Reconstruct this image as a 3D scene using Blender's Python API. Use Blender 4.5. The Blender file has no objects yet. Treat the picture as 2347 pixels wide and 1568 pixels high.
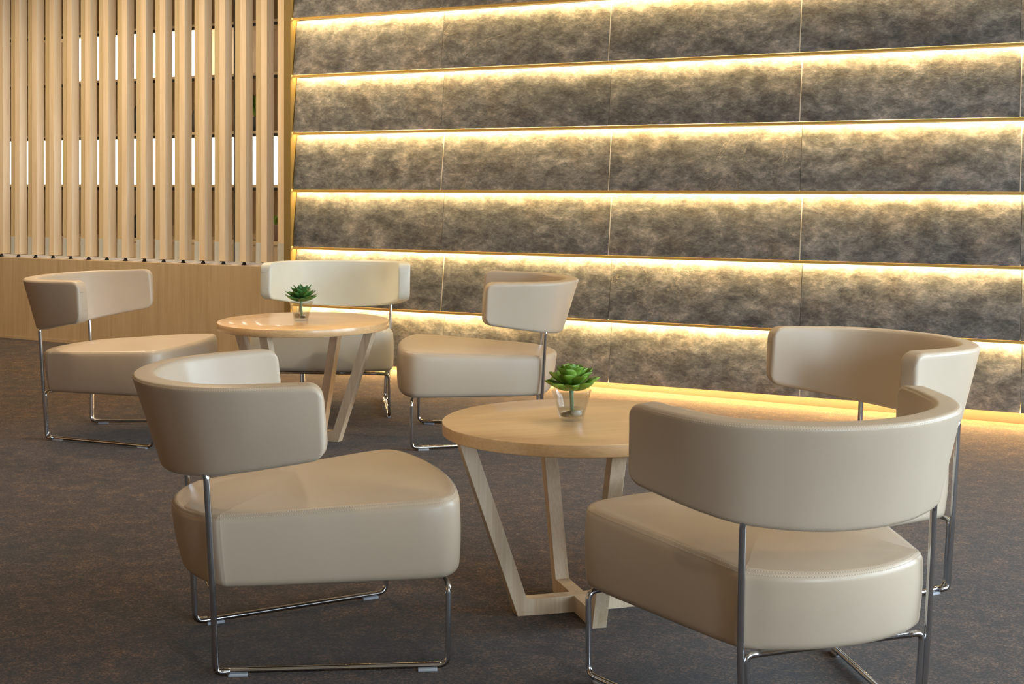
import bpy, bmesh, math, random
from mathutils import Vector, Matrix, noise
PI = math.pi
random.seed(11)
C = bpy.context.scene.collection

# ------------------------------------------------------------------ materials
def mat(name):
    m = bpy.data.materials.new(name); m.use_nodes = True
    nt = m.node_tree; b = nt.nodes['Principled BSDF']
    return m, nt, b
def nd(nt, t, **k):
    n = nt.nodes.new(t)
    for a, v in k.items():
        if a in n.inputs: n.inputs[a].default_value = v
        else: setattr(n, a, v)
    return n
def L(nt, a, b): nt.links.new(a, b)
def ramp(nt, src, stops):
    r = nd(nt, 'ShaderNodeValToRGB'); el = r.color_ramp.elements
    while len(el) < len(stops): el.new(.5)
    for e, (p, c) in zip(el, stops):
        e.position = p; e.color = (*c, 1) if len(c) == 3 else c
    L(nt, src, r.inputs['Fac']); return r
def coords(nt, scale=(1,1,1), rot=(0,0,0), kind='Object', rnd=False):
    tc = nd(nt, 'ShaderNodeTexCoord'); mp = nd(nt, 'ShaderNodeMapping')
    mp.inputs['Scale'].default_value = scale; mp.inputs['Rotation'].default_value = rot
    L(nt, tc.outputs[kind], mp.inputs['Vector'])
    if rnd:
        oi = nd(nt, 'ShaderNodeObjectInfo'); mu = nd(nt, 'ShaderNodeMath', operation='MULTIPLY')
        mu.inputs[1].default_value = 37.0; L(nt, oi.outputs['Random'], mu.inputs[0])
        L(nt, mu.outputs[0], mp.inputs['Location'])
    return mp.outputs['Vector']
def tex_noise(nt, vec, scale, detail=6, rough=.6, dist=0):
    n = nd(nt, 'ShaderNodeTexNoise'); n.inputs['Scale'].default_value = scale
    n.inputs['Detail'].default_value = detail; n.inputs['Roughness'].default_value = rough
    n.inputs['Distortion'].default_value = dist; L(nt, vec, n.inputs['Vector']); return n
def bump(nt, src, b, strength, dist):
    n = nd(nt, 'ShaderNodeBump'); n.inputs['Strength'].default_value = strength
    n.inputs['Distance'].default_value = dist
    L(nt, src, n.inputs['Height']); L(nt, n.outputs['Normal'], b.inputs['Normal']); return n
def mix(nt, fac, a, b_, mode='MIX'):
    m = nd(nt, 'ShaderNodeMix', data_type='RGBA', blend_type=mode)
    if isinstance(fac, (int, float)): m.inputs[0].default_value = fac
    else: L(nt, fac, m.inputs[0])
    for s, i in ((a, 6), (b_, 7)):
        if isinstance(s, tuple): m.inputs[i].default_value = (*s, 1)
        else: L(nt, s, m.inputs[i])
    return m.outputs[2]

def leather(name, col, rough=.34):
    m, nt, b = mat(name)
    v = coords(nt)
    n = tex_noise(nt, v, 6, 3)
    c2 = tuple(x*.96 for x in col)
    r = ramp(nt, n.outputs['Fac'], [(.35, c2), (.65, col)])
    L(nt, r.outputs['Color'], b.inputs['Base Color'])
    b.inputs['Roughness'].default_value = rough
    b.inputs['Specular IOR Level'].default_value = .45
    f = nd(nt, 'ShaderNodeTexVoronoi'); f.inputs['Scale'].default_value = 420; L(nt, v, f.inputs['Vector'])
    bump(nt, f.outputs['Distance'], b, .10, .0006)
    return m
def wood(name, c1, c2, c3, axis='Z', rough=.4, coat=0.0, scale=1.0, kind='Object', rnd=False):
    m, nt, b = mat(name)
    s = {'Z': (14, 14, .9), 'X': (.9, 14, 14), 'Y': (14, .9, 14)}[axis]
    v = coords(nt, tuple(q*scale for q in s), kind=kind, rnd=rnd)
    n1 = tex_noise(nt, v, 1.1, 4, .6, .6)
    s2 = {'Z': (110, 110, 2.2), 'X': (2.2, 110, 110), 'Y': (110, 2.2, 110)}[axis]
    v2 = coords(nt, tuple(q*scale for q in s2), kind=kind, rnd=rnd)
    n2 = tex_noise(nt, v2, 1.5, 3, .6)
    r1 = ramp(nt, n1.outputs['Fac'], [(.3, c2), (.5, c1), (.72, c3)])
    r2 = ramp(nt, n2.outputs['Fac'], [(.35, (.80, .78, .74)), (.6, (1, 1, 1))])
    L(nt, mix(nt, .55, r1.outputs['Color'], r2.outputs['Color'], 'MULTIPLY'), b.inputs['Base Color'])
    b.inputs['Roughness'].default_value = rough
    b.inputs['Coat Weight'].default_value = coat; b.inputs['Coat Roughness'].default_value = .12
    bump(nt, n2.outputs['Fac'], b, .15, .0006)
    return m
def plain(name, col, rough=.5, metal=0, **k):
    m, nt, b = mat(name)
    v = coords(nt); n = tex_noise(nt, v, 30, 3)
    r = ramp(nt, n.outputs['Fac'], [(.3, tuple(x*.94 for x in col)), (.7, col)])
    L(nt, r.outputs['Color'], b.inputs['Base Color'])
    b.inputs['Roughness'].default_value = rough; b.inputs['Metallic'].default_value = metal
    for a, val in k.items(): b.inputs[a.replace('_', ' ')].default_value = val
    return m
def emis(name, col, s):
    m, nt, b = mat(name)
    b.inputs['Base Color'].default_value = (*col, 1)
    b.inputs['Emission Color'].default_value = (*col, 1); b.inputs['Emission Strength'].default_value = s
    return m

M = {}
M['leather'] = leather('beige_leather', (.550, .453, .338))
M['cream'] = leather('cream_leather', (.78, .80, .73))
M['thread'] = plain('pale_thread', (.66, .59, .48), .6)
M['chrome'] = plain('chrome_steel', (.62, .64, .67), .10, 1.0)
M['glide'] = plain('grey_glide', (.42, .45, .50), .35)
M['oak_top'] = wood('oak_table_top', (.86, .57, .29), (.79, .50, .24), (.90, .62, .34), 'X', .30, .5, .8)
M['oak_leg'] = wood('oak_table_leg', (.80, .65, .46), (.62, .45, .27), (.84, .70, .52), 'Z', .42, .1, 1.0)
M['oak_slat'] = wood('oak_slat', (.82, .68, .49), (.77, .61, .41), (.86, .74, .57), 'Z', .45, .05, 1.0, rnd=True)
M['oak_olive'] = wood('oak_olive_board', (.62, .50, .30), (.55, .44, .25), (.68, .56, .36), 'Z', .45, .05, 1.0, rnd=True)  # darker, more olive tint than the posts, for the side boards
M['oak_panel'] = wood('oak_panel', (.52, .395, .24), (.46, .34, .20), (.57, .44, .285), 'Z', .5, .0, 1.3)
M['sleeve'] = plain('pale_metal_sleeve', (.66, .70, .68), .35, .2)
M['black'] = plain('black_steel', (.012, .010, .010), .4, .2)
M['brass'] = plain('brass_edge', (.78, .50, .13), .4, .35)
M['pier'] = plain('olive_brown_laminate', (.24, .165, .055), .45)
M['joint'] = plain('pale_joint', (.62, .58, .50), .7)
M['dark'] = plain('dark_cavity', (.03, .027, .024), .8)
M['plaster'] = plain('warm_plaster', (.60, .44, .26), .8)
M['side_oak'] = wood('side_wall_oak', (.62, .38, .16), (.55, .33, .13), (.68, .44, .20), 'Z', .6)
M['ceil'] = plain('tan_ceiling', (.52, .40, .27), .8)
M['led'] = emis('warm_led', (1.0, .70, .29), 190)
M['led_floor'] = emis('warm_led_floor', (1.0, .53, .16), 430)
M['panel_light'] = emis('white_backlight', (1.0, .97, .90), 5.0)
M['glow_lamp'] = emis('downlight_disc', (1.0, .80, .56), 6)
M['pot'] = plain('grey_pot', (.09, .09, .10), .5)
M['pink_pot'] = plain('pinkish_pot', (.42, .30, .26), .6)
M['dark_stone'] = plain('dark_pebble', (.03, .03, .032), .25)
M['white_stone'] = plain('white_pebble', (.85, .85, .83), .35)
M['stem'] = plain('green_stem', (.15, .34, .20), .45)

def mk_stone():
    m, nt, b = mat('slate_tile')
    v = coords(nt, (1, 1, 1), rnd=True)
    vr = coords(nt, (1.0, 1.0, 1.7), (0, math.radians(-30), 0), rnd=True)
    big = tex_noise(nt, v, 2.6, 5, .62, .4)
    mid = tex_noise(nt, vr, 9, 12, .74, .25)
    fine = tex_noise(nt, vr, 34, 8, .7, .3)
    brown = tex_noise(nt, v, 3.7, 4, .6, .2)
    base = ramp(nt, mid.outputs['Fac'], [(.33, (.062, .066, .071)), (.46, (.125, .130, .137)), (.56, (.205, .208, .212)), (.72, (.40, .39, .37))])
    bm = ramp(nt, brown.outputs['Fac'], [(.48, (1, 1, 1)), (.68, (1.0, .88, .77))])
    c = mix(nt, .7, base.outputs['Color'], bm.outputs['Color'], 'MULTIPLY')
    bg = ramp(nt, big.outputs['Fac'], [(.34, (.58, .61, .66)), (.66, (1.30, 1.27, 1.22))])
    c = mix(nt, .8, c, bg.outputs['Color'], 'MULTIPLY')
    fm = ramp(nt, fine.outputs['Fac'], [(.34, (.62, .62, .64)), (.52, (1, 1, 1)), (.68, (1.55, 1.5, 1.42))])
    c = mix(nt, .75, c, fm.outputs['Color'], 'MULTIPLY')
    # thin pale veins
    wv = coords(nt, (1, 1, 1.5), (0, math.radians(-35), 0), rnd=True)
    vn = tex_noise(nt, wv, 1.7, 7, .62, 1.2)
    vm = ramp(nt, vn.outputs['Fac'], [(.4965, (0, 0, 0)), (.500, (1, 1, 1)), (.5035, (0, 0, 0))])
    gate = tex_noise(nt, v, 1.3, 2); gm = ramp(nt, gate.outputs['Fac'], [(.55, (0, 0, 0)), (.66, (.7, .7, .7))])
    veinfac = mix(nt, 1.0, vm.outputs['Color'], gm.outputs['Color'], 'MULTIPLY')
    c = mix(nt, veinfac, c, (.50, .44, .36))
    # small rust spots
    ru = tex_noise(nt, v, 4.5, 3); rm = ramp(nt, ru.outputs['Fac'], [(.74, (0, 0, 0)), (.79, (.5, .5, .5))])
    c = mix(nt, rm.outputs['Color'], c, (.34, .17, .06))
    oi = nd(nt, 'ShaderNodeObjectInfo')
    tv = ramp(nt, oi.outputs['Random'], [(0, (.82, .83, .86)), (1, (1.15, 1.12, 1.08))])
    c = mix(nt, .9, c, tv.outputs['Color'], 'MULTIPLY')
    L(nt, c, b.inputs['Base Color'])
    b.inputs['Roughness'].default_value = .5
    b.inputs['Specular IOR Level'].default_value = .35
    ad = nd(nt, 'ShaderNodeMath', operation='MULTIPLY_ADD'); ad.inputs[1].default_value = .6
    L(nt, fine.outputs['Fac'], ad.inputs[0]); L(nt, mid.outputs['Fac'], ad.inputs[2])
    bump(nt, ad.outputs[0], b, .45, .006)
    return m
M['stone'] = mk_stone()
def mk_carpet():
    m, nt, b = mat('mottled_carpet')
    v = coords(nt)
    vs = coords(nt, (1, .9, 1), (0, 0, math.radians(8)))
    big = tex_noise(nt, v, 1.6, 5, .7, .3)
    mid = tex_noise(nt, vs, 13, 10, .80, .3)
    pile = nd(nt, 'ShaderNodeTexVoronoi'); pile.inputs['Scale'].default_value = 210; L(nt, v, pile.inputs['Vector'])
    r = ramp(nt, mid.outputs['Fac'], [(.36, (.021, .016, .013)), (.49, (.040, .029, .021)), (.60, (.078, .053, .033)), (.75, (.125, .085, .049))])
    g = ramp(nt, big.outputs['Fac'], [(.40, (.82, .76, .72)), (.60, (1.25, .98, .72))])
    c = mix(nt, .8, r.outputs['Color'], g.outputs['Color'], 'MULTIPLY')
    sx = nd(nt, 'ShaderNodeSeparateColor'); L(nt, pile.outputs['Color'], sx.inputs[0])
    p = ramp(nt, sx.outputs[0], [(.12, (.22, .22, .22)), (.55, (.78, .78, .78)), (.95, (2.5, 2.35, 2.1))])
    c = mix(nt, .85, c, p.outputs['Color'], 'MULTIPLY')
    L(nt, c, b.inputs['Base Color'])
    b.inputs['Roughness'].default_value = .95; b.inputs['Specular IOR Level'].default_value = .1
    b.inputs['Sheen Weight'].default_value = .15
    bump(nt, pile.outputs['Distance'], b, .10, .001)
    return m
M['carpet'] = mk_carpet()
def mk_glass(name, tint, ior):
    m = bpy.data.materials.new(name); m.use_nodes = True; nt = m.node_tree; nt.nodes.clear()
    out = nd(nt, 'ShaderNodeOutputMaterial'); tr = nd(nt, 'ShaderNodeBsdfTransparent'); gl = nd(nt, 'ShaderNodeBsdfGlossy')
    fr = nd(nt, 'ShaderNodeLayerWeight'); mx = nd(nt, 'ShaderNodeMixShader')
    tr.inputs['Color'].default_value = (*tint, 1); gl.inputs['Roughness'].default_value = .03; fr.inputs['Blend'].default_value = ior
    n = tex_noise(nt, coords(nt), 60, 2); bp = nd(nt, 'ShaderNodeBump'); bp.inputs['Strength'].default_value = .15; bp.inputs['Distance'].default_value = .001
    L(nt, n.outputs['Fac'], bp.inputs['Height']); L(nt, bp.outputs['Normal'], gl.inputs['Normal'])
    mr = nd(nt, 'ShaderNodeMapRange'); mr.inputs['To Min'].default_value = .07; mr.inputs['To Max'].default_value = .85; L(nt, fr.outputs['Facing'], mr.inputs['Value']); L(nt, mr.outputs[0], mx.inputs[0]); L(nt, tr.outputs[0], mx.inputs[1]); L(nt, gl.outputs[0], mx.inputs[2]); L(nt, mx.outputs[0], out.inputs['Surface'])
    return m
M['glass'] = mk_glass('clear_glass', (.95, .96, .96), .16)
M['water'] = mk_glass('clear_resin', (.93, .92, .87), .10)
def mk_leaf(name, a, b2, c3):
    m, nt, b = mat(name)
    v = coords(nt); n = tex_noise(nt, v, 28, 4, .6)
    r = ramp(nt, n.outputs['Fac'], [(.32, a), (.52, b2), (.70, c3)])
    L(nt, r.outputs['Color'], b.inputs['Base Color']); b.inputs['Roughness'].default_value = .38
    b.inputs['Subsurface Weight'].default_value = .0
    return m
M['leaf_bright'] = mk_leaf('bright_succulent_leaf', (.07, .14, .008), (.17, .34, .035), (.36, .52, .11))
M['leaf_dark'] = mk_leaf('dark_succulent_leaf', (.015, .06, .010), (.045, .16, .030), (.10, .27, .06))

# ------------------------------------------------------------------ object helpers
def obj(name, bm, m, parent=None, smooth=True, angle=None):
    me = bpy.data.meshes.new(name)
    bmesh.ops.recalc_face_normals(bm, faces=bm.faces[:])
    bm.to_mesh(me); bm.free()
    o = bpy.data.objects.new(name, me); C.objects.link(o)
    me.materials.append(m)
    if smooth:
        for p in me.polygons: p.use_smooth = True
        if angle is not None: me.set_sharp_from_angle(angle=math.radians(angle))
    if parent: o.parent = parent
    return o
def thing(name, label, cat, loc=(0,0,0), rotz=0, group=None):
    o = bpy.data.objects.new(name, None); C.objects.link(o); o.empty_display_size = .1
    o.location = loc; o.rotation_euler = (0, 0, rotz)
    o['label'] = label; o['category'] = cat
    if group: o['group'] = group
    return o
def tag(o, label, cat, group=None):
    o['label'] = label; o['category'] = cat
    if group: o['group'] = group
    return o
def struct(o): o['kind'] = 'structure'; return o
def box(bm, lo, hi, f=None, bevel=0):
    vs = []
    for z in (lo[2], hi[2]):
        for x, y in ((lo[0], lo[1]), (hi[0], lo[1]), (hi[0], hi[1]), (lo[0], hi[1])):
            p = (x, y, z); vs.append(bm.verts.new(f(*p) if f else p))
    fs = [bm.faces.new([vs[i] for i in q]) for q in ((0,3,2,1), (4,5,6,7), (0,1,5,4), (1,2,6,5), (2,3,7,6), (3,0,4,7))]
    if bevel:
        es = list({e for fc in fs for e in fc.edges})
        bmesh.ops.bevel(bm, geom=es, offset=bevel, segments=2, profile=.7, affect='EDGES')
    return vs
def round_path(pts, r, n=8):
    pts = [Vector(p) for p in pts]; out = [pts[0]]
    for i in range(1, len(pts)-1):
        a, b, c = pts[i-1], pts[i], pts[i+1]
        u = (a-b).normalized(); w = (c-b).normalized()
        ang = u.angle(w); d = min(r/math.tan(ang/2), (a-b).length*.49, (c-b).length*.49)
        for k in range(n+1):
            t = k/n; p0 = b+u*d; p1 = b+w*d
            out.append((1-t)**2*p0 + 2*t*(1-t)*b + t*t*p1)
    out.append(pts[-1]); return out
def tube(bm, pts, r, seg=14, cap=True, radii=None):
    pts = [Vector(p) for p in pts]
    prev = None; rings = []
    for i, p in enumerate(pts):
        t = (pts[min(i+1, len(pts)-1)]-pts[max(i-1, 0)]).normalized()
        if prev is None:
            up = Vector((0,0,1)) if abs(t.z) < .9 else Vector((1,0,0))
            x = t.cross(up).normalized()
        else:
            x = (prev - t*prev.dot(t)).normalized()
        prev = x; y = t.cross(x); rr = radii[i] if radii else r
        rings.append([bm.verts.new(p + rr*(math.cos(2*PI*k/seg)*x + math.sin(2*PI*k/seg)*y)) for k in range(seg)])
    for a, b in zip(rings, rings[1:]):
        for k in range(seg): bm.faces.new((a[k], a[(k+1) % seg], b[(k+1) % seg], b[k]))
    if cap: bm.faces.new(rings[0][::-1]); bm.faces.new(rings[-1])
def lathe(bm, prof, seg=48, cx=0, cy=0, close=False):
    rings = []
    for r, z in prof:
        if r < 1e-6: rings.append([bm.verts.new((cx, cy, z))])
        else: rings.append([bm.verts.new((cx+r*math.cos(2*PI*k/seg), cy+r*math.sin(2*PI*k/seg), z)) for k in range(seg)])
    for a, b in zip(rings, rings[1:]):
        for k in range(seg):
            q = [a[k % len(a)], a[(k+1) % len(a)], b[(k+1) % len(b)], b[k % len(b)]]
            u = []
            for v in q:
                if v not in u: u.append(v)
            if len(u) > 2: bm.faces.new(u)

# ------------------------------------------------------------------ lounge chair (x forward, y left)
TIP_T = (.235, .392, .733); TIP_B = (.243, .391, .552)
def cat(P, u):
    """Catmull-Rom through P (end points mirrored), u 0..1"""
    n = len(P)-1; k = min(int(u*n), n-1); t = u*n-k
    g = lambda q: P[q] if 0 <= q <= n else ((2*P[0][0]-P[1][0], 2*P[0][1]-P[1][1]) if q < 0 else (P[n-1][0], -P[n-1][1]))
    p0, p1, p2, p3 = g(k-1), g(k), g(k+1), g(k+2)
    return [.5*(2*p1[c]+(p2[c]-p0[c])*t+(2*p0[c]-5*p1[c]+4*p2[c]-p3[c])*t*t+(3*p1[c]-p0[c]-3*p2[c]+p3[c])*t**3) for c in (0, 1)]
CT = [(.236, .392), (.130, .373), (.015, .340), (-.078, .279), (-.142, .184), (-.176, .091), (-.186, 0)]
CB = [(.243, .391), (.150, .356), (.055, .312), (-.025, .255), (-.078, .165), (-.103, .082), (-.110, 0)]
def back_curve(th, top, off=0.0):
    """outer surface line of the backrest; th -pi/2..pi/2, off = inward offset"""
    if top: Q, zt, zr = CT, .733, .724
    else:   Q, zt, zr = CB, .552, .486
    def P(t):
        x, y = cat(Q, 1-abs(t)/(PI/2))
        return Vector((x, math.copysign(y, t), 0))
    p = P(th)
    a, b = max(th-.01, -PI/2), min(th+.01, PI/2)
    t = (P(b)-P(a)).normalized()
    nrm = Vector((-t.y, t.x, 0))           # inward
    if nrm.dot(Vector((.16, 0, 0))-p) < 0: nrm = -nrm
    z = zt + (zr-zt)*(Q[0][0]-p.x)/(Q[0][0]-Q[-1][0])
    q = p + nrm*off; q.z = z
    return q
def stations(n=96):
    # equal arc length stations along the mid line
    ths = [-PI/2+PI*i/2000 for i in range(2001)]
    ps = [(back_curve(t, True)+back_curve(t, False))/2 for t in ths]
    s = [0]
    for a, b in zip(ps, ps[1:]): s.append(s[-1]+(b-a).length)
    Lt = s[-1]
    ends = [0, .001, .003, .006, .010, .015, .021, .028, .036, .045, .055]
    want = ends + [.055+(Lt-.11)*i/n for i in range(1, n)] + [Lt-e for e in ends[::-1]]
    out = []; j = 0
    for w in want:
        while j < 1999 and s[j+1] < w: j += 1
        f = (w-s[j])/max(s[j+1]-s[j], 1e-9)
        out.append((ths[j]+f*(ths[j+1]-ths[j]), w, Lt))
    return out
TH = .062
def backrest_mesh():
    bm = bmesh.new(); rings = []
    rc, rt = .036, .012      # corner radius seen from the side, edge radius
    for th, w, Lt in stations():
        d = min(w, Lt-w)
        e_end = (rt - math.sqrt(max(rt*rt-(rt-d)**2, 0))) if d < rt else 0
        e_cor = (rc - math.sqrt(max(rc*rc-(rc-d)**2, 0))) if d < rc else 0
        ot, ob = back_curve(th, True), back_curve(th, False)
        it, ib = back_curve(th, True, TH), back_curve(th, False, TH)
        it.z += .004
        H = (ot-ob).length
        def pt(a, h):     # a across 0 outer..1 inner ; h 0..1 height
            return (ob*(1-h)+ot*h)*(1-a)+(ib*(1-h)+it*h)*a
        ti = min(e_end/TH, .499); hb = min((e_cor+e_end*.3)/H, .45)
        r = min(rt, .5*TH*(1-2*ti))
        ring = []
        def corner(ca, ch, sa, sh, k0):
            for k in range(6):
                g = k/5*PI/2
                u, v = (1-math.cos(g), 1-math.sin(g)) if k0 else (1-math.sin(g), 1-math.cos(g))
                ring.append(pt(ca+sa*(r/TH)*u, ch+sh*(r/H)*v))
        # outer face going up
        a0, a1, h0, h1 = ti, 1-ti, hb, 1-hb*1.0
        corner(a0, h0, 1, 1, False)
        for k in range(1, 10):
            h = h0+(h1-h0)*k/10; q = pt(a0, h)
            ring.append(q)
        corner(a0, h1, 1, -1, True)
        for k in range(1, 3): ring.append(pt(a0+(a1-a0)*k/3, h1))
        corner(a1, h1, -1, -1, False)
        for k in range(1, 10):
            h = h1+(h0-h1)*k/10; ring.append(pt(a1, h)+Vector((0, 0, 0)))
        corner(a1, h0, -1, 1, True)
        for k in range(1, 3): ring.append(pt(a1+(a0-a1)*k/3, h0))
        rings.append([bm.verts.new(q) for q in ring])
    for a, b in zip(rings, rings[1:]):
        n = len(a)
        for k in range(n): bm.faces.new((a[k], a[(k+1) % n], b[(k+1) % n], b[k]))
    bm.faces.new(rings[0][::-1]); bm.faces.new(rings[-1])
    return bm
# corner(): for k0 False the sweep starts on the bottom/top face and ends on the side face
def stitch(bm, pts, nrm_f, gap=.0062, ln=.0040, w=.0011):
    """little thread stitches laid along a polyline"""
    acc = 0; last = 0
    for a, b in zip(pts, pts[1:]):
        d = (b-a).length
        if d < 1e-6: continue
        t = (b-a)/d
        while last+gap <= acc+d:
            last += gap; p = a+t*(last-acc)
            n = nrm_f(p, t).normalized(); u = t.cross(n).normalized()
            v = [bm.verts.new(p+t*sx*ln/2+u*sy*w/2+n*(.0009 if abs(sx) < .6 else .0001)) for sx in (-1, -.5, .5, 1) for sy in (-1, 1)]
            for k in range(3): bm.faces.new((v[2*k], v[2*k+1], v[2*k+3], v[2*k+2]))
        acc += d
def backrest_stitch(top):
    bm = bmesh.new(); r = .012
    if True:
        for sh in (.0035, -.0035):
            pts = []
            for th, w, Lt in stations():
                d = min(w, Lt-w)
                if d < .05: continue
                ot, ob = back_curve(th, True), back_curve(th, False)
                H = (ot-ob).length; u = (ot-ob)/H
                it = back_curve(th, top, TH) - back_curve(th, top)
                it.normalize()
                g = PI/4 + sh/r
                ed = ot if top else ob; s = -1 if top else 1
                pts.append(ed + it*r*(1-math.cos(g)) + u*s*r*(1-math.sin(g)))
            s = 1 if top else -1
            stitch(bm, pts, lambda p, t, s=s: (Vector((p.x-.12, p.y, 0)).normalized()+Vector((0, 0, s))))
    return bm
def seat_outline():
    """plan outline, counter-clockwise, as list of (x, y)"""
    half = []
    # from rear centre to front centre along +y side
    ctrl = [(-.086, 0), (-.075, .09), (-.044, .170), (-.008, .222), (.006, .2335), (.026, .2385), (.15, .269), (.30, .304), (.45, .339), (.515, .351), (.556, .350), (.586, .328), (.606, .285), (.624, .20), (.636, .10), (.640, 0)]
    # catmull-rom
    P = [(ctrl[1][0], -ctrl[1][1])]+ctrl+[(ctrl[-2][0], -ctrl[-2][1])]
    for i in range(1, len(P)-2):
        p0, p1, p2, p3 = (Vector((*q, 0)) for q in P[i-1:i+3])
        for k in range(8):
            t = k/8
            half.append(.5*((2*p1)+(p2-p0)*t+(2*p0-5*p1+4*p2-p3)*t*t+(3*p1-p0-3*p2+p3)*t**3))
    half.append(Vector((.640, 0, 0)))
    full = half + [Vector((p.x, -p.y, 0)) for p in half[-2:0:-1]]
    return full
OUT = seat_outline()
def outline_norm():
    n = len(OUT); r = []
    for i in range(n):
        t = (OUT[(i+1) % n]-OUT[i-1]).normalized()
        v = Vector((t.y, -t.x, 0))
        if v.dot(OUT[i]-Vector((.28, 0, 0))) < 0: v = -v
        r.append(v)
    return r
NRM = outline_norm()
CEN = Vector((.29, 0, 0))
def seat_pt(i, z, inset):
    """z 0..1 of the thickness"""
    p = OUT[i]-NRM[i]*inset
    f = max(0, min(1, (.10-p.x)/.19))          # rear leans outward as it rises
    bulge = .005*math.sin(PI*min(max(z, 0), 1))
    p = p + NRM[i]*bulge + Vector((-.034*f*(z-1), 0, 0))*1.0
    slope = .036*(p.x-.0)/.6
    return Vector((p.x, p.y, .219+z*.180+slope*(.35+.65*z)))
def seat_mesh():
    bm = bmesh.new(); n = len(OUT); rings = []
    T = .180; rb, rt = .020, .022
    def add(z, ins, dz=0):
        rings.append([bm.verts.new(seat_pt(i, z, ins)+Vector((0, 0, dz))) for i in range(n)])
    def scaled(f, z, dz):
        P = [seat_pt(i, z, rt+.004) for i in range(n)]
        P = [Vector((CEN.x+(p.x-CEN.x)*f, p.y*f, 0)) for p in P]
        for _ in range(int(2+90*(1-f))):
            P = [(P[i-1]+P[i]*2+P[(i+1) % n])/4 for i in range(n)]
        rings.append([bm.verts.new((q.x, q.y, .219+z*.180+.036*q.x/.6*(.35+.65*z)+dz)) for q in P])
    for f in (.05, .5, .9): scaled(f, 0, 0)
    for k in range(6):
        g = k/5*PI/2; add((rb*(1-math.sin(g)))/T if False else rb*(1-math.cos(g))/T, rb*(1-math.sin(g)))
    for k in range(1, 10): add((rb+(T-rb-rt)*k/10)/T, 0)
    for k in range(7):
        g = k/6*PI/2; add((T-rt+rt*math.sin(g))/T, rt*(1-math.cos(g)))
    for f in (.985, .95, .88, .78, .65, .5, .33, .16, .04):
        scaled(f, 1, .020*(1-f**2.6))
    for a, b in zip(rings, rings[1:]):
        for k in range(n): bm.faces.new((a[k], a[(k+1) % n], b[(k+1) % n], b[k]))
    bm.faces.new(rings[0][::-1]); bm.faces.new(rings[-1])
    return bm
def seat_stitch():
    bm = bmesh.new(); n = len(OUT); T = .180; rt = .022
    for g in (.62, 1.02):
        pts = [seat_pt(i % n, (T-rt+(rt+.0006)*math.sin(g))/T, rt*(1-math.cos(g))-.0006) for i in range(n+1)]
        stitch(bm, pts, lambda p, t: Vector((p.x-.28, p.y, 0)).normalized()+Vector((0, 0, 1)))
    return bm
def seam_mesh():
    """dark seam groove line between the two stitch rows"""
    bm = bmesh.new(); n = len(OUT); T = .180; rt = .022; g = .82
    pts = [seat_pt(i % n, (T-rt+(rt)*math.sin(g))/T, rt*(1-math.cos(g))) for i in range(n+1)]
    tube(bm, pts, .0010, 5, False)
    return bm
CH = dict(wr=.228, xf=.562, wf=.343, zl=.217, xk=-.008, wk=.239, xp=-.024, wp=.243, zp=.494)
def make_chair(name, label, lm, loc, rz):
    t = thing(name, label, 'chair', loc, rz, 'tub lounge chairs around the round tables')
    se = obj('seat', seat_mesh(), lm, t)
    obj('stitching', seat_stitch(), M['thread'], se, smooth=False)
    bk = obj('backrest', backrest_mesh(), lm, t, angle=40)
    for tp in (True, False): obj('stitching', backrest_stitch(tp), M['thread'], bk, smooth=False)
    R = .0080; c = CH
    for s in (-1, 1):
        yi = c['wr']-.014
        bm = bmesh.new()
        pts = round_path([(c['xk']+.002, s*(c['wk']-.050), c['zl']-.002), (c['xk']+.002, s*(c['wk']-.014), c['zl']-.002), (0.0, s*yi, .0135), (c['xf'], s*c['wf'], .0135),
                          (c['xf']+.001, s*c['wf'], c['zl']+.000), (c['xf']+.001, s*(c['wf']-.06), c['zl']+.002)], .026)
        tube(bm, pts, .0074)
        obj('sled_leg', bm, M['chrome'], t)
        bm = bmesh.new()
        pts = round_path([(c['xf']*.06, s*(c['wr']+.0035), .0135), (.001, s*c['wr'], .0135), (c['xk'], s*c['wk'], c['zl']), (c['xp'], s*c['wp'], c['zp']), (c['xp']-.018, s*(c['wp']-.006), .60)], .022)
        tube(bm, pts[0:], R)
        obj('back_post', bm, M['chrome'], t)
        for gx in (.055, c['xf']-.050):
            gy = c['wr']-.012+(c['wf']-c['wr']+.012)*gx/c['xf']
            bm = bmesh.new(); d = Vector((c['xf'], s*(c['wf']-yi), 0)).normalized(); p = Vector((-d.y, d.x, 0)); o_ = Vector((gx, s*gy, 0))
            box(bm, (-.024, -.009, .0), (.024, .009, .0075), lambda x, y, z: o_+d*x+p*y+Vector((0, 0, z)), .002)
            obj('glide', bm, M['glide'], t)
    for x, w, z in ((c['xk']+.002, c['wk']-.050, c['zl']-.002), (c['xf']+.001, c['wf']-.06, c['zl']+.002)):
        bm = bmesh.new(); tube(bm, [(x, -w, z), (x, w, z)], .0074)
        obj('crossbar', bm, M['chrome'], t)
    return t
def copy_tree(o, parent=None):
    c = o.copy(); C.objects.link(c); c.parent = parent
    for ch in list(o.children): copy_tree(ch, c)
    return c
POSE = {'A': (-.7995, 4.0897, .3081), 'B': (.7095, 3.4587, 1.9369), 'C': (1.1968, 4.8385, 3.534), 'D': (.1208, 7.1889, 3.1559),
        'E': (-2.0571, 7.319, -.198), 'F': (-.8817, 8.2745, 4.6072)}
LAB = {'A': 'beige leather tub chair nearest on the left, seen from its side, facing right',
       'B': 'beige leather tub chair nearest on the right, its back turned towards the viewer',
       'C': 'beige leather tub chair at the far right, half hidden behind the nearest right chair',
       'D': 'beige leather tub chair in profile facing left, behind the foreground table',
       'E': 'beige leather tub chair in front of the oak base wall, facing right',
       'F': 'cream white leather tub chair behind the far table, facing the viewer'}
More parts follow.
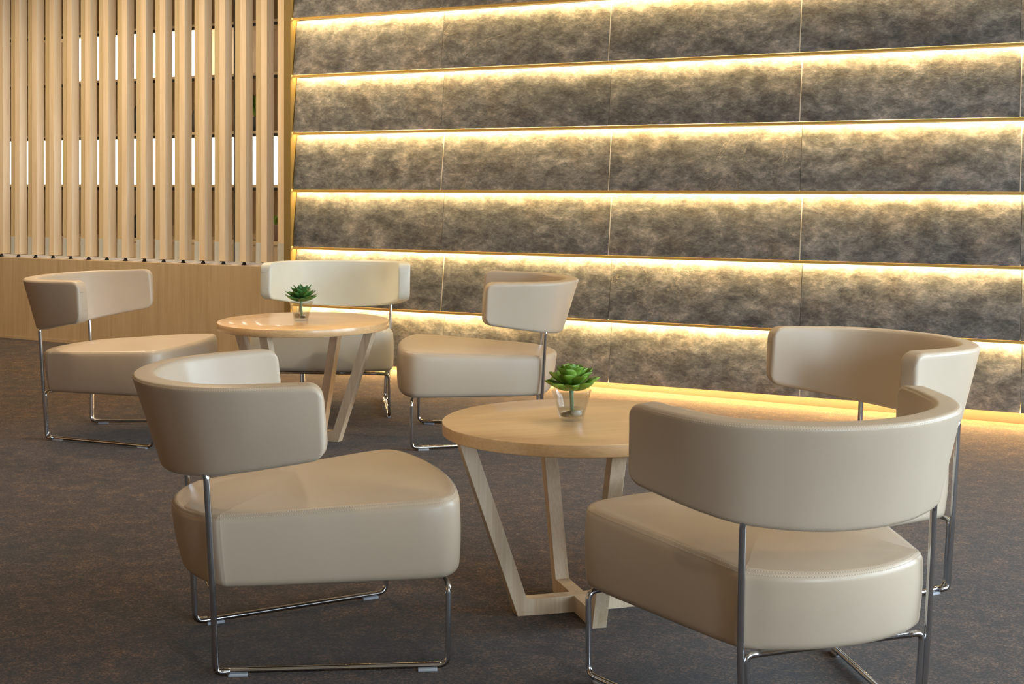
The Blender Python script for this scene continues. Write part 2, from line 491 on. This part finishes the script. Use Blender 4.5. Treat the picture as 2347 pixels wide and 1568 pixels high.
chairA = make_chair('lounge_chair', LAB['A'], M['leather'], (*POSE['A'][:2], 0), POSE['A'][2])
for k in 'BCDEF':
    c = copy_tree(chairA); x, y, r = POSE[k]
    c.location = (x, y, 0); c.rotation_euler = (0, 0, r); c['label'] = LAB[k]
    if k == 'F':
        for ch in c.children:
            if ch.name.split('.')[0] in ('seat', 'backrest'):
                ch.data = ch.data.copy(); ch.data.materials[0] = M['cream']

# ------------------------------------------------------------------ round tables
def make_table(loc, ph, label):
    t = thing('round_table', label, 'table', loc, 0, 'round oak side tables')
    H, TK, R = .537, .034, .387
    bm = bmesh.new(); e = .0025
    lathe(bm, [(0, H-TK), (R-e, H-TK), (R-e*.3, H-TK+e*.3), (R, H-TK+e), (R, H-e), (R-e*.3, H-e*.3), (R-e, H), (R*.5, H), (0, H)], 128)
    o = obj('table_top', bm, M['oak_top'], t, angle=50); o.rotation_euler = (0, 0, .35)
    W2 = .0205; bb, rt_, zt, hb = .186, .338, H-TK, .046
    for fr in range(2):
        a = ph+fr*1.5507
        ca, sa = math.cos(a), math.sin(a)
        for s in (-1, 1):
            d = Vector((ca*s, sa*s, 0)); p = Vector((-d.y, d.x, 0))
            dep = .043
            bm = bmesh.new()
            k = (rt_-bb+.02)/zt       # outward run per metre
            prof = [(bb, 0), (bb+k*zt, zt), (bb+k*zt-dep, zt), (bb+k*hb-dep, hb), (bb-dep*1.15, 0)]
            va = [bm.verts.new(d*r+p*W2+Vector((0, 0, z))) for r, z in prof]
            vb = [bm.verts.new(d*r-p*W2+Vector((0, 0, z))) for r, z in prof]
            bm.faces.new(va); bm.faces.new(vb[::-1])
            for i in range(5): bm.faces.new((va[i], vb[i], vb[(i+1) % 5], va[(i+1) % 5]))
            bmesh.ops.bevel(bm, geom=bm.edges[:], offset=.0012, segments=1, affect='EDGES')
            obj('leg', bm, M['oak_leg'], t, smooth=False)
        bm = bmesh.new(); d = Vector((ca, sa, 0)); p = Vector((-sa, ca, 0))
        r1 = bb-dep*1.15+.002
        hh = hb if fr == 0 else hb-.0004
        vs = []
        for x0, x1 in (((-r1, r1),) if fr == 0 else ((-r1, -W2), (W2, r1))):
            box(bm, (x0, -W2+.0003, 0), (x1, W2-.0003, hh), lambda x, y, z: d*x+p*y+Vector((0, 0, z)))
        # mitre: the rail's upper end runs out to the legs
        for v in bm.verts:
            r = v.co.dot(d)
            if abs(abs(r)-r1) < 1e-4 and v.co.z > .01: v.co += d*math.copysign(k*hb-dep+dep*1.15, r)
        obj('base_rail', bm, M['oak_leg'], t, smooth=False)
    return t
T1 = (.189, 4.4584, 0); T2 = (-.947, 7.1323, 0)
make_table(T1, 3.4248, 'round light oak table in the foreground, between the two nearest chairs')
make_table(T2, 2.7856+PI, 'round light oak table further back, in front of the cream chair')

# ------------------------------------------------------------------ succulents in glasses
def leaf(bm, base, az, el, ln, w, curl, pointy, thick=.004):
    """fleshy leaf: centre line starts at base, goes out at azimuth az and elevation el"""
    nu, nv = 9, 6
    d = Vector((math.cos(az), math.sin(az), 0)); side = Vector((-d.y, d.x, 0))
    p = Vector(base); e = el; grid_t = []; grid_b = []
    for i in range(nu+1):
        u = i/nu
        if pointy: ww = w*(.30+1.0*math.sin(PI*min(u*.78+.12, 1))**1.0)*(1 if u < .55 else max(0, 1-((u-.55)/.45)**1.7))
        else: ww = w*(.35+.8*math.sin(PI*min(u*.70, 1)))*(1 if u < .6 else math.sqrt(max(0, 1-((u-.6)/.4)**2.2)))
        ww = max(ww, .0003)
        up = Vector((-d.x*math.sin(e), -d.y*math.sin(e), math.cos(e)))
        rt, rb = [], []
        for j in range(nv+1):
            v = j/nv*2-1
            cup = .42*ww*(v*v)
            q = p+side*ww*v+up*cup
            tk = thick*(1-v*v)*(1-u*.7)
            rt.append(bm.verts.new(q+up*tk*.25)); rb.append(bm.verts.new(q-up*(tk+.0004)))
        grid_t.append(rt); grid_b.append(rb)
        stp = ln/nu; p = p+(d*math.cos(e)+Vector((0, 0, 1))*math.sin(e))*stp; e += curl/nu
    for i in range(nu):
        for j in range(nv):
            bm.faces.new((grid_t[i][j], grid_t[i+1][j], grid_t[i+1][j+1], grid_t[i][j+1]))
            bm.faces.new((grid_b[i][j], grid_b[i][j+1], grid_b[i+1][j+1], grid_b[i+1][j]))
        bm.faces.new((grid_t[i][0], grid_b[i][0], grid_b[i+1][0], grid_t[i+1][0]))
        bm.faces.new((grid_t[i][nv], grid_t[i+1][nv], grid_b[i+1][nv], grid_b[i][nv]))
    bm.faces.new(grid_t[0]+grid_b[0][::-1]); bm.faces.new(grid_t[nu][::-1]+grid_b[nu])
def pebble(name, loc, r, m, label, group=None, seed=0, rz=0):
    bm = bmesh.new(); bmesh.ops.create_icosphere(bm, subdivisions=3, radius=1)
    for v in bm.verts:
        n = noise.noise(v.co*1.3+Vector((seed*3.1, 0, 0)))
        v.co = Vector((v.co.x*r[0], v.co.y*r[1], v.co.z*r[2]))*(1+.10*n)
    zmin = min(v.co.z for v in bm.verts)
    o = obj(name, bm, m); o.location = (loc[0], loc[1], loc[2]-zmin); o.rotation_euler = (0, 0, rz)
    return tag(o, label, 'pebble', group)
def succulent(x, y, z, scale, bright, where):
    z += .0006
    bright_w = 'bright green succulent with rounded leaves' if bright else 'dark green succulent with pointed leaves'
    g = thing('potted_succulent', bright_w+' in a clear glass tumbler '+where, 'plant', (x, y, z), 0, 'succulents in glasses on the tables')
    s = scale
    bm = bmesh.new()
    prof = [(0, .0), (.031*s, .0), (.0335*s, .0015), (.0345*s, .005), (.0565*s, .0835), (.0572*s, .0850), (.0562*s, .0856), (.0548*s, .0850), (.0335*s, .0128), (.031*s, .0108), (0, .0105)]
    lathe(bm, prof, 64); obj('tumbler', bm, M['glass'], g)
    bm = bmesh.new()
    lathe(bm, [(0, .0112), (.0308*s, .0115), (.0330*s, .0135), (.0386*s, .0325), (.0375*s, .0330), (0, .0330)], 48)
    obj('water', bm, M['water'], g)
    bm = bmesh.new(); tube(bm, [(0.002, 0, .0), (.001, 0, .03), (0, 0, .06), (0, 0, .088)], .006, 12, radii=[.0052, .0056, .006, .007])
    o_ = obj('stem', bm, M['stem'], g); o_.location = (0, 0, .012)
    rnd = random.Random(5 if bright else 9)
    bm = bmesh.new(); zc = .084
    if bright: tiers = [(8, .083, .02, .0215, .75, -.004), (8, .079, .38, .0205, .40, .004), (7, .068, .72, .0185, .20, .010), (5, .056, 1.02, .016, .1, .018), (4, .042, 1.25, .012, 0, .026)]
    else: tiers = [(9, .082, .05, .0165, .70, -.003), (8, .080, .42, .0160, .40, .004), (7, .072, .78, .015, .15, .010), (5, .058, 1.08, .013, 0, .018), (3, .040, 1.35, .009, 0, .026)]
    for ti, (n, ln, el, w, cu, dz) in enumerate(tiers):
        for k in range(n):
            az = 2*PI*(k+.5*(ti % 2))/n+rnd.uniform(-.12, .12)
            leaf(bm, (.004*math.cos(az), .004*math.sin(az), zc+dz-.004), az, el+rnd.uniform(-.10, .12), ln*rnd.uniform(.90, 1.06), w*rnd.uniform(.92, 1.1), cu, not bright)
    o_ = obj('leaf_rosette', bm, M['leaf_bright' if bright else 'leaf_dark'], g); o_.location = (0, 0, .012)
    return g
succulent(.169, 4.4584, .537, 1.0, True, 'on the foreground table')
succulent(-.957, 7.1323, .537, .94, False, 'on the far table')
zz = .537+.0006+.0120
pebble('pebble', (.169+.013, 4.4584-.020, zz+.002), (.0155, .009, .0085), M['white_stone'], 'white oval pebble at the bottom of the foreground glass', None, 1, .1)
pebble('pebble', (.169-.018, 4.4584-.012, zz), (.012, .010, .006), M['dark_stone'], 'dark flat pebble left of the white one in the foreground glass', None, 2, .4)
pebble('pebble', (.169-.004, 4.4584+.014, zz), (.013, .010, .006), M['dark_stone'], 'dark pebble behind the white one in the foreground glass', None, 3, .9)
pebble('pebble', (-.957-.016, 7.1323-.010, zz), (.012, .011, .0105), M['dark_stone'], 'dark tall pebble at the left in the far glass', None, 4)
pebble('pebble', (-.957+.009, 7.1323-.019, zz), (.0125, .0075, .006), M['dark_stone'], 'dark oval pebble at the front in the far glass', None, 5, .1)

# ------------------------------------------------------------------ slate wall (s runs left and away, o towards the room)
AW, DW, TW = .5445, 8.91, -.0092
dW = Vector((-math.cos(AW), math.sin(AW), 0)); nW = Vector((-math.sin(AW), -math.cos(AW), 0)); P0 = Vector((0, DW, 0))
def WF(s, o, z): return P0+dW*s+nW*o+Vector((0, 0, z+TW*s))
ROT = math.atan2(-dW.y, -dW.x)      # object x axis runs along the wall to the right
def wobj(name, bm, m, s, z, parent=None, **k):
    """mesh was built in wall coordinates: put its origin at (s, z) so that textures follow the wall"""
    o = obj(name, bm, m, parent, **k)
    org = WF(s, 0, z); Mx = Matrix.Translation(org) @ Matrix.Rotation(ROT, 4, 'Z')
    o.data.transform(Mx.inverted()); o.matrix_world = Mx
    return o
RH, ZB, S0, TL = .354, .012, 1.588, 1.101
bm = bmesh.new(); box(bm, (-5.1, -.16, -.1), (1.64, -.075, 3.0), WF)
wb = struct(wobj('wall_back', bm, M['dark'], 0, 0, smooth=False))
wbi = None
def wchild(name, bm, m, s, z, **k):
    o = obj(name, bm, m, None, **k)
    org = WF(s, 0, z); Mx = Matrix.Translation(org) @ Matrix.Rotation(ROT, 4, 'Z')
    o.data.transform(Mx.inverted())
    o.parent = wb; bpy.context.view_layer.update()
    o.matrix_parent_inverse = wb.matrix_world.inverted(); o.matrix_world = Mx
    return o
REC, TKP = .042, .012
white_seams = {(0, 1), (0, 2), (1, 3), (2, 3), (3, 2), (3, 1), (4, 3), (4, 2), (1, 5), (2, 4), (3, 6), (2, 1), (3, 4)}
for i in range(-1, 7):            # row i: from line i-1 down to line i
    zl_, zt_ = ZB+(6-i)*RH, ZB+(7-i)*RH
    if i == 6: zl_ = .038
    if i == -1: zt_ = min(zt_, 2.98)
    rr = random.Random(40+i)
    for k in range(6):
        s1, s2 = S0-k*TL, S0-(k+1)*TL
        g = .0012
        bm = bmesh.new()
        def FP(x, y, z, zl_=zl_):
            f = (z-zl_)/(zt_-zl_)
            return WF(x, -REC*f+y, z)
        z0p = zl_+.014 if i < 6 else zl_
        box(bm, (s2+g, -TKP, z0p), (s1-g, -.001, zt_-.004), FP)
        wchild('slate_tile', bm, M['stone'], s2, zl_, smooth=False)
        if (k, i) in white_seams and k:
            bm = bmesh.new(); box(bm, (s1-.0022, -.006, z0p), (s1+.0022, -.0005, zt_-.004), FP)
            wchild('joint_strip', bm, M['joint'], s1, zl_, smooth=False)  # pale strip set into only some of the tile joints
    if i < 6:
        bm = bmesh.new()
        box(bm, (S0-6*TL, -.004, zl_), (S0, .0015, zl_+.0135), WF)
        wchild('brass_edge', bm, M['brass'], 0, zl_, smooth=False)
    # led strip tucked behind the edge, shining down
    bm = bmesh.new(); q4 = ((-.0130, zl_+.005), (-.0210, zl_+.011)) if i < 6 else ((-.02, .0350), (-.02, .0400))
    v = [bm.verts.new(WF(s, *q4[a])) for s, a in ((S0-.01, 0), (S0-.01, 1), (S0-6*TL, 1), (S0-6*TL, 0))]
    bm.faces.new(v)
    if i == 6:
        bm.faces.new([bm.verts.new(WF(s, o, .046)) for s, o in ((S0-.01, -.021), (S0-.01, -.030), (S0-6*TL, -.030), (S0-6*TL, -.021))])
    ob_ = wchild('led_strip', bm, M['led' if i < 6 else 'led_floor'], 0, zl_, smooth=False)
# brass / olive pier at the end of the slate
bm = bmesh.new(); box(bm, (1.595, -.16, -.02), (1.645, .012, 3.0), WF)
struct(wobj('trim_1', bm, M['pier'], 1.62, 0, smooth=False))

# ------------------------------------------------------------------ oak base wall and slatted screen
ZS = .604
bm = bmesh.new(); box(bm, (1.646, -.32, -.1), (4.62, .0, ZS), WF, .003)
base = struct(wobj('wall_left', bm, M['oak_panel'], 1.66, 0, smooth=False))
bm = bmesh.new(); box(bm, (1.646, .0005, -.02), (4.62, .004, .055), WF)
struct(wobj('baseboard_left', bm, M['oak_panel'], 1.66, 0, smooth=False))
# slat pitch from the wall: equal spacing
SZ0, SZ1 = ZS+.022, 2.94
def dup2(root):
    c = root.copy(); C.objects.link(c)
    for ch in root.children:
        d = ch.copy(); C.objects.link(d); d.parent = c
    return c
Mxr = Matrix.Rotation(ROT, 4, 'Z')
def wl(x, y, z): return Vector((-x, -y, z))   # local: x to the left along wall -> object -x ; y towards room -> -y
def s_of(px, o):
    d = Vector(((px-1173.5)/3602.4, 1, 0)); q = P0+nW*o
    t = q.dot(nW)/d.dot(nW); return (d*t-P0).dot(dW)
s_first = s_of(607.7, -.058); PIT = (s_of(4, -.058)-s_first)/14
# front slats: object origin on the sill, local axes turned with the wall
ft = thing('timber_slat', 'x', 'slat', (0,0,0), 0, 'oak slats of the screen beside the slate wall')
bm = bmesh.new(); box(bm, (-.0245, -.068, .022), (.0235, .0, SZ1-ZS), wl, .0015)
obj('post', bm, M['oak_slat'], ft, smooth=False)
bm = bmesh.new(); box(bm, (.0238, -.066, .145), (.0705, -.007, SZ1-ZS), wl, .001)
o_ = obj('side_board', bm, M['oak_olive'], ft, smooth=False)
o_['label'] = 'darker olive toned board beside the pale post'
bm = bmesh.new(); box(bm, (.0238, -.0665, .016), (.0710, -.0065, .145), wl, .0008)
obj('base_sleeve', bm, M['sleeve'], ft, smooth=False)
bm = bmesh.new()
vs = [bm.verts.new(wl(x, y, z)) for x, y, z in ((-.012, -.002, 0), (.012, -.002, 0), (.012, -.022, 0), (-.012, -.022, 0), (-.004, -.008, .0225), (.004, -.008, .0225), (.004, -.018, .0225), (-.004, -.018, .0225))]
for f in ((0,1,2,3), (4,5,6,7), (0,1,5,4), (1,2,6,5), (2,3,7,6), (3,0,4,7)): bm.faces.new([vs[j] for j in f])
obj('foot_bracket', bm, M['black'], ft, smooth=False)
def ordinal(n):
    w = ['first','second','third','fourth','fifth','sixth','seventh','eighth','ninth','tenth','eleventh','twelfth','thirteenth','fourteenth','fifteenth','sixteenth','seventeenth']
    return w[n]
NV = 17
for k in range(NV):
    o = ft if k == 0 else dup2(ft)
    s = s_first+k*PIT
    o.location = WF(s, -.045, ZS); o.rotation_euler = (0, 0, ROT)
    o['label'] = 'upright oak slat with darker side board on a black foot, %s from the slate wall' % ordinal(k)
# the closing half slat against the pier
et = thing('closing_slat', 'single warm oak slat with pale foot sleeve, tight against the dark pier', 'slat', (0,0,0), 0)
bm = bmesh.new(); box(bm, (-.026, -.062, .145), (.026, -.007, SZ1-ZS), wl, .001)
obj('board', bm, M['oak_slat'], et, smooth=False)
bm = bmesh.new(); box(bm, (-.0265, -.0625, .0), (.0265, -.0065, .145), wl, .0008)
obj('base_sleeve', bm, M['sleeve'], et, smooth=False)
et.location = WF(s_of(643.5, -.052), -.045, ZS); et.rotation_euler = (0, 0, ROT)

# ------------------------------------------------------------------ display shelves behind the screen
OB = -1.10
def at(px, py, o):
    """place on the plane parallel to the wall at offset o -> (s, z)"""
    dirv = Vector(((px-1173.5)/3602.4, 1, (354.4-py)/3602.4))
    cam = Vector((0, 0, 1.29)); q = P0+nW*o
    t = (q-cam).dot(nW)/dirv.dot(nW); p = cam+dirv*t
    return (p-P0).dot(dW), p.z
shelf = thing('display_shelf', 'tall oak display shelving with glowing white panels behind the slat screen', 'shelving', WF(3, OB, 0), 0)
def sh(name, bm, m):
    o = obj(name, bm, m, None, smooth=False)
    o.data.transform(Matrix.Translation(-shelf.location)); o.parent = shelf; return o
sL, sR = 7.0, .9
bm = bmesh.new(); box(bm, (sR, OB-.42, 0), (sL, OB-.38, 2.9), WF); sh('back_board', bm, M['oak_panel'])
rows = [at(470, y, OB)[1] for y in (545, 419, 298, 168, 50, -60)]
for j, z in enumerate(rows):
    bm = bmesh.new(); box(bm, (sR, OB-.38, z-.012), (sL, OB, z+.016), WF); sh('shelf_board', bm, M['oak_slat'])
    if j:
        bm = bmesh.new(); box(bm, (sR, OB+.0005, z-.026), (sL, OB+.008, z-.004), WF); sh('shelf_edge', bm, M['black'])
for px in (150, 540, 720):
    s, _ = at(px, 300, OB)
    bm = bmesh.new(); box(bm, (s-.004, OB+.001, 0), (s+.006, OB+.014, 2.9), WF); sh('upright', bm, M['black'])
s0_, _ = at(655, 300, OB); s1_, _ = at(-60, 300, OB)
bm = bmesh.new(); box(bm, (s0_-.1, OB-.12, rows[1]+.02), (s1_, OB-.10, rows[2]-.026), WF); sh('light_panel', bm, M['panel_light'])
s2_, _ = at(425, 100, OB); s3_, _ = at(130, 100, OB)
bm = bmesh.new(); box(bm, (s2_, OB-.12, rows[3]+.02), (s3_, OB-.10, rows[4]-.026), WF); sh('light_panel', bm, M['panel_light'])
bm = bmesh.new(); box(bm, (sR, OB-.38, 0), (sL, OB-.01, rows[0]-.012), WF); sh('base_cabinet', bm, M['oak_slat'])
# plants and vases on the shelves
def blade_plant(px, zbase, label, pot_m, r, h, ln, n=8, name='potted_plant', pot='plant_pot', leaf_m='leaf_bright'):
    s, _ = at(px, 300, OB-.06); loc = WF(s, OB-.06, 0); loc.z = zbase
    t = thing(name, label, 'plant', loc)
    bm = bmesh.new(); lathe(bm, [(0, 0), (r*.85, 0), (r, h*.9), (r, h), (r*.85, h), (r*.8, h*.92), (0, h*.92)], 24); obj(pot, bm, pot_m, t)
    bm = bmesh.new(); rd = random.Random(int(px))
    for k in range(n):
        leaf(bm, (0, 0, h*.9), 2*PI*k/n+rd.uniform(-.3, .3), 1.25+rd.uniform(-.2, .2), ln*rd.uniform(.7, 1), r*.30, -.25, True)
    obj('foliage', bm, M[leaf_m], t)
    return t
def shelf_z(px, row):
    s, _ = at(px, 300, OB-.06); return rows[row]+.016+TW*0
def zrow(j, px):
    s, _ = at(px, 300, OB-.06); return rows[j]+.0165+TW*s
blade_plant(587, zrow(2, 587), 'plant with long upright green blades in a grey pot behind the screen', M['pot'], .05, .10, .26)
blade_plant(632, zrow(0, 632), 'small green plant in a pinkish pot on the lowest shelf', M['pink_pot'], .045, .12, .10)
def vase(px, j, h, r, m, label):
    s, _ = at(px, 300, OB-.06); loc = WF(s, OB-.06, 0); loc.z = zrow(j, px)
    bm = bmesh.new(); lathe(bm, [(0, 0), (r*.6, 0), (r, h*.3), (r*.7, h*.62), (r*.28, h*.8), (r*.34, h), (r*.25, h), (r*.2, h*.8), (0, h*.78)], 28)
    o = obj('vase', bm, m); o.location = loc; tag(o, label, 'vase')
vase(317, 2, .28, .055, M['black'], 'slim black vase on the shelf above the lower row of white panels')
vase(317, 0, .24, .05, M['black'], 'slim black vase on the lowest shelf behind the screen')
vase(449, 2, .22, .04, M['pot'], 'slender grey vase on the shelf right of the black vase')

# ------------------------------------------------------------------ room shell
bm = bmesh.new(); box(bm, (-8.5, -3.6, -.1), (6.2, 15.5, 0)); struct(obj('floor', bm, M['carpet'], smooth=False))
bm = bmesh.new(); box(bm, (-8.5, -3.6, 3.0), (6.2, 15.5, 3.1)); struct(obj('ceiling', bm, M['ceil'], smooth=False))
# far wall behind the shelves
bm = bmesh.new(); box(bm, (.2, -1.75, -.1), (8.2, -1.6, 3.0), WF); struct(wobj('wall_far', bm, M['plaster'], 2, 0, smooth=False))
bm = bmesh.new(); box(bm, (-8.5, -3.6, 0), (-8.4, 15.5, 3.0)); struct(obj('wall_left_side', bm, M['side_oak'], smooth=False))
bm = bmesh.new(); box(bm, (-8.5, 15.4, 0), (6.2, 15.5, 3.0)); struct(obj('wall_end', bm, M['side_oak'], smooth=False))
def window_wall(axis, pos, a0, a1, wins, name, z0=.35, z1=2.75, th=.12):
    bm = bmesh.new()
    def put(u0, u1, za, zb_):
        if axis == 'y': box(bm, (u0, pos, za), (u1, pos+th, zb_))
        else: box(bm, (pos, u0, za), (pos+th, u1, zb_))
    put(a0, a1, 0, z0); put(a0, a1, z1, 3.0)
    e = [a0]+[q for w in wins for q in w]+[a1]
    for u0, u1 in zip(e[::2], e[1::2]):
        if u1-u0 > .001: put(u0, u1, z0, z1)
    struct(obj(name, bm, M['plaster'], smooth=False))
window_wall('y', -3.6, -8.4, 6.1, [(.9, 2.7), (3.0, 4.8)], 'wall_rear')
window_wall('x', 4.45, -3.5, 6.0, [(-3.0, -1.0), (-.7, 1.3), (1.6, 3.6), (3.9, 5.9)], 'wall_right')
nwin = 0
def window(cx, cy, w, rz):
    global nwin; nwin += 1
    t = bpy.data.objects.new('window_%d' % nwin, None); C.objects.link(t); t['kind'] = 'structure'
    t.location = (cx, cy, .35); t.rotation_euler = (0, 0, rz)
    bm = bmesh.new(); f = .05
    for lo, hi in (((-w/2, -.03, 0), (-w/2+f, .03, 2.4)), ((w/2-f, -.03, 0), (w/2, .03, 2.4)), ((-w/2+f, -.03, 0), (w/2-f, .03, f)), ((-w/2+f, -.03, 2.4-f), (w/2-f, .03, 2.4)), ((-.02, -.025, f), (.02, .025, 2.4-f))):
        box(bm, lo, hi)
    obj('window_frame', bm, M['pot'], t, smooth=False)
for cx in (1.8, 3.9): window(cx, -3.54, 1.8, 0)
for cy in (-2.0, .3, 2.6, 4.9): window(4.51, cy, 2.0, PI/2)

# ------------------------------------------------------------------ lights
def area(name, loc, rot, sx, sy, power, col, shape='RECTANGLE', spread=PI):
    l = bpy.data.lights.new(name, 'AREA'); l.shape = shape; l.size = sx; l.size_y = sy; l.energy = power; l.color = col; l.spread = spread
    o = bpy.data.objects.new(name, l); C.objects.link(o); o.location = loc; o.rotation_euler = rot
    return o
DAY = (.72, .865, 1.0)
for i, cx in enumerate((-.3, 1.8, 3.9)):
    if i == 0: continue
    area('daylight', (cx, -3.62, 1.55), (PI/2, 0, 0), 1.7, 2.3, (0, 10, 275)[i], DAY)
for cy, pw in ((-2.0, 70), (.3, 80), (2.6, 135), (4.9, 155)):
    area('daylight', (4.60, cy, 1.55), (PI/2, 0, PI/2), 1.9, 2.3, pw, (.70, .855, 1.0))
lamps = [(-7.5, 3.2), (-1.0, 3.4), (1.0, 2.2), (-7.5, 6.4), (-1.0, 6.2), (.9, 5.4), (-4.4, 9.6), (-3.1, 9.4), (-1.9, 8.7), (2.6, 4.6), (-2.6, 7.0), (-7.5, .2)]
strong = {0: 70, 3: 60, 11: 70, 6: 34, 7: 34, 8: 30, 4: 10, 5: 6, 10: 8}  # lamps by the far left wall are unseen additions for warm bounce
dl = None
for i, (x, y) in enumerate(lamps):
    if dl is None:
        dl = thing('ceiling_downlight', 'unseen round recessed downlight with a white ring in the ceiling', 'downlight', (x, y, 3.0), 0, 'recessed ceiling downlights')
        bm = bmesh.new(); lathe(bm, [(.075, 0), (.095, 0), (.095, -.006), (.078, -.010), (.075, 0)], 32); obj('trim_ring', bm, M['ceil'], dl)
        bm = bmesh.new(); lathe(bm, [(0, -.003), (.074, -.003)], 32); obj('lamp_disc', bm, M['glow_lamp'], dl)
        o = dl
    else: o = dup2(dl)
    o.location = (x, y, 3.0)
    area('downlight_beam', (x, y, 2.985), (0, 0, 0), .14, .14, strong.get(i, 3), (1.0, .76, .48), 'DISK', math.radians(160 if i in (6, 7, 8) else 95))

w = bpy.data.worlds.new('sky'); bpy.context.scene.world = w; w.use_nodes = True
bg = w.node_tree.nodes['Background']; bg.inputs[0].default_value = (.75, .87, 1.0, 1); bg.inputs[1].default_value = .6

# ------------------------------------------------------------------ camera (level, shifted lens)
cd = bpy.data.cameras.new('camera'); cam = bpy.data.objects.new('camera', cd); C.objects.link(cam)
cam.location = (0, 0, 1.29); cam.rotation_euler = (PI/2, 0, 0)
cd.sensor_fit = 'HORIZONTAL'; cd.sensor_width = 36; cd.lens = 3602.4*36/2347
cd.shift_y = -(784-354.4)/2347
cd.clip_start = .05; cd.clip_end = 60
sc = bpy.context.scene; sc.camera = cam
sc.view_settings.view_transform = 'Standard'; sc.view_settings.look = 'None'
sc.view_settings.exposure = 0; sc.view_settings.gamma = 1
sc.view_settings.use_curve_mapping = False
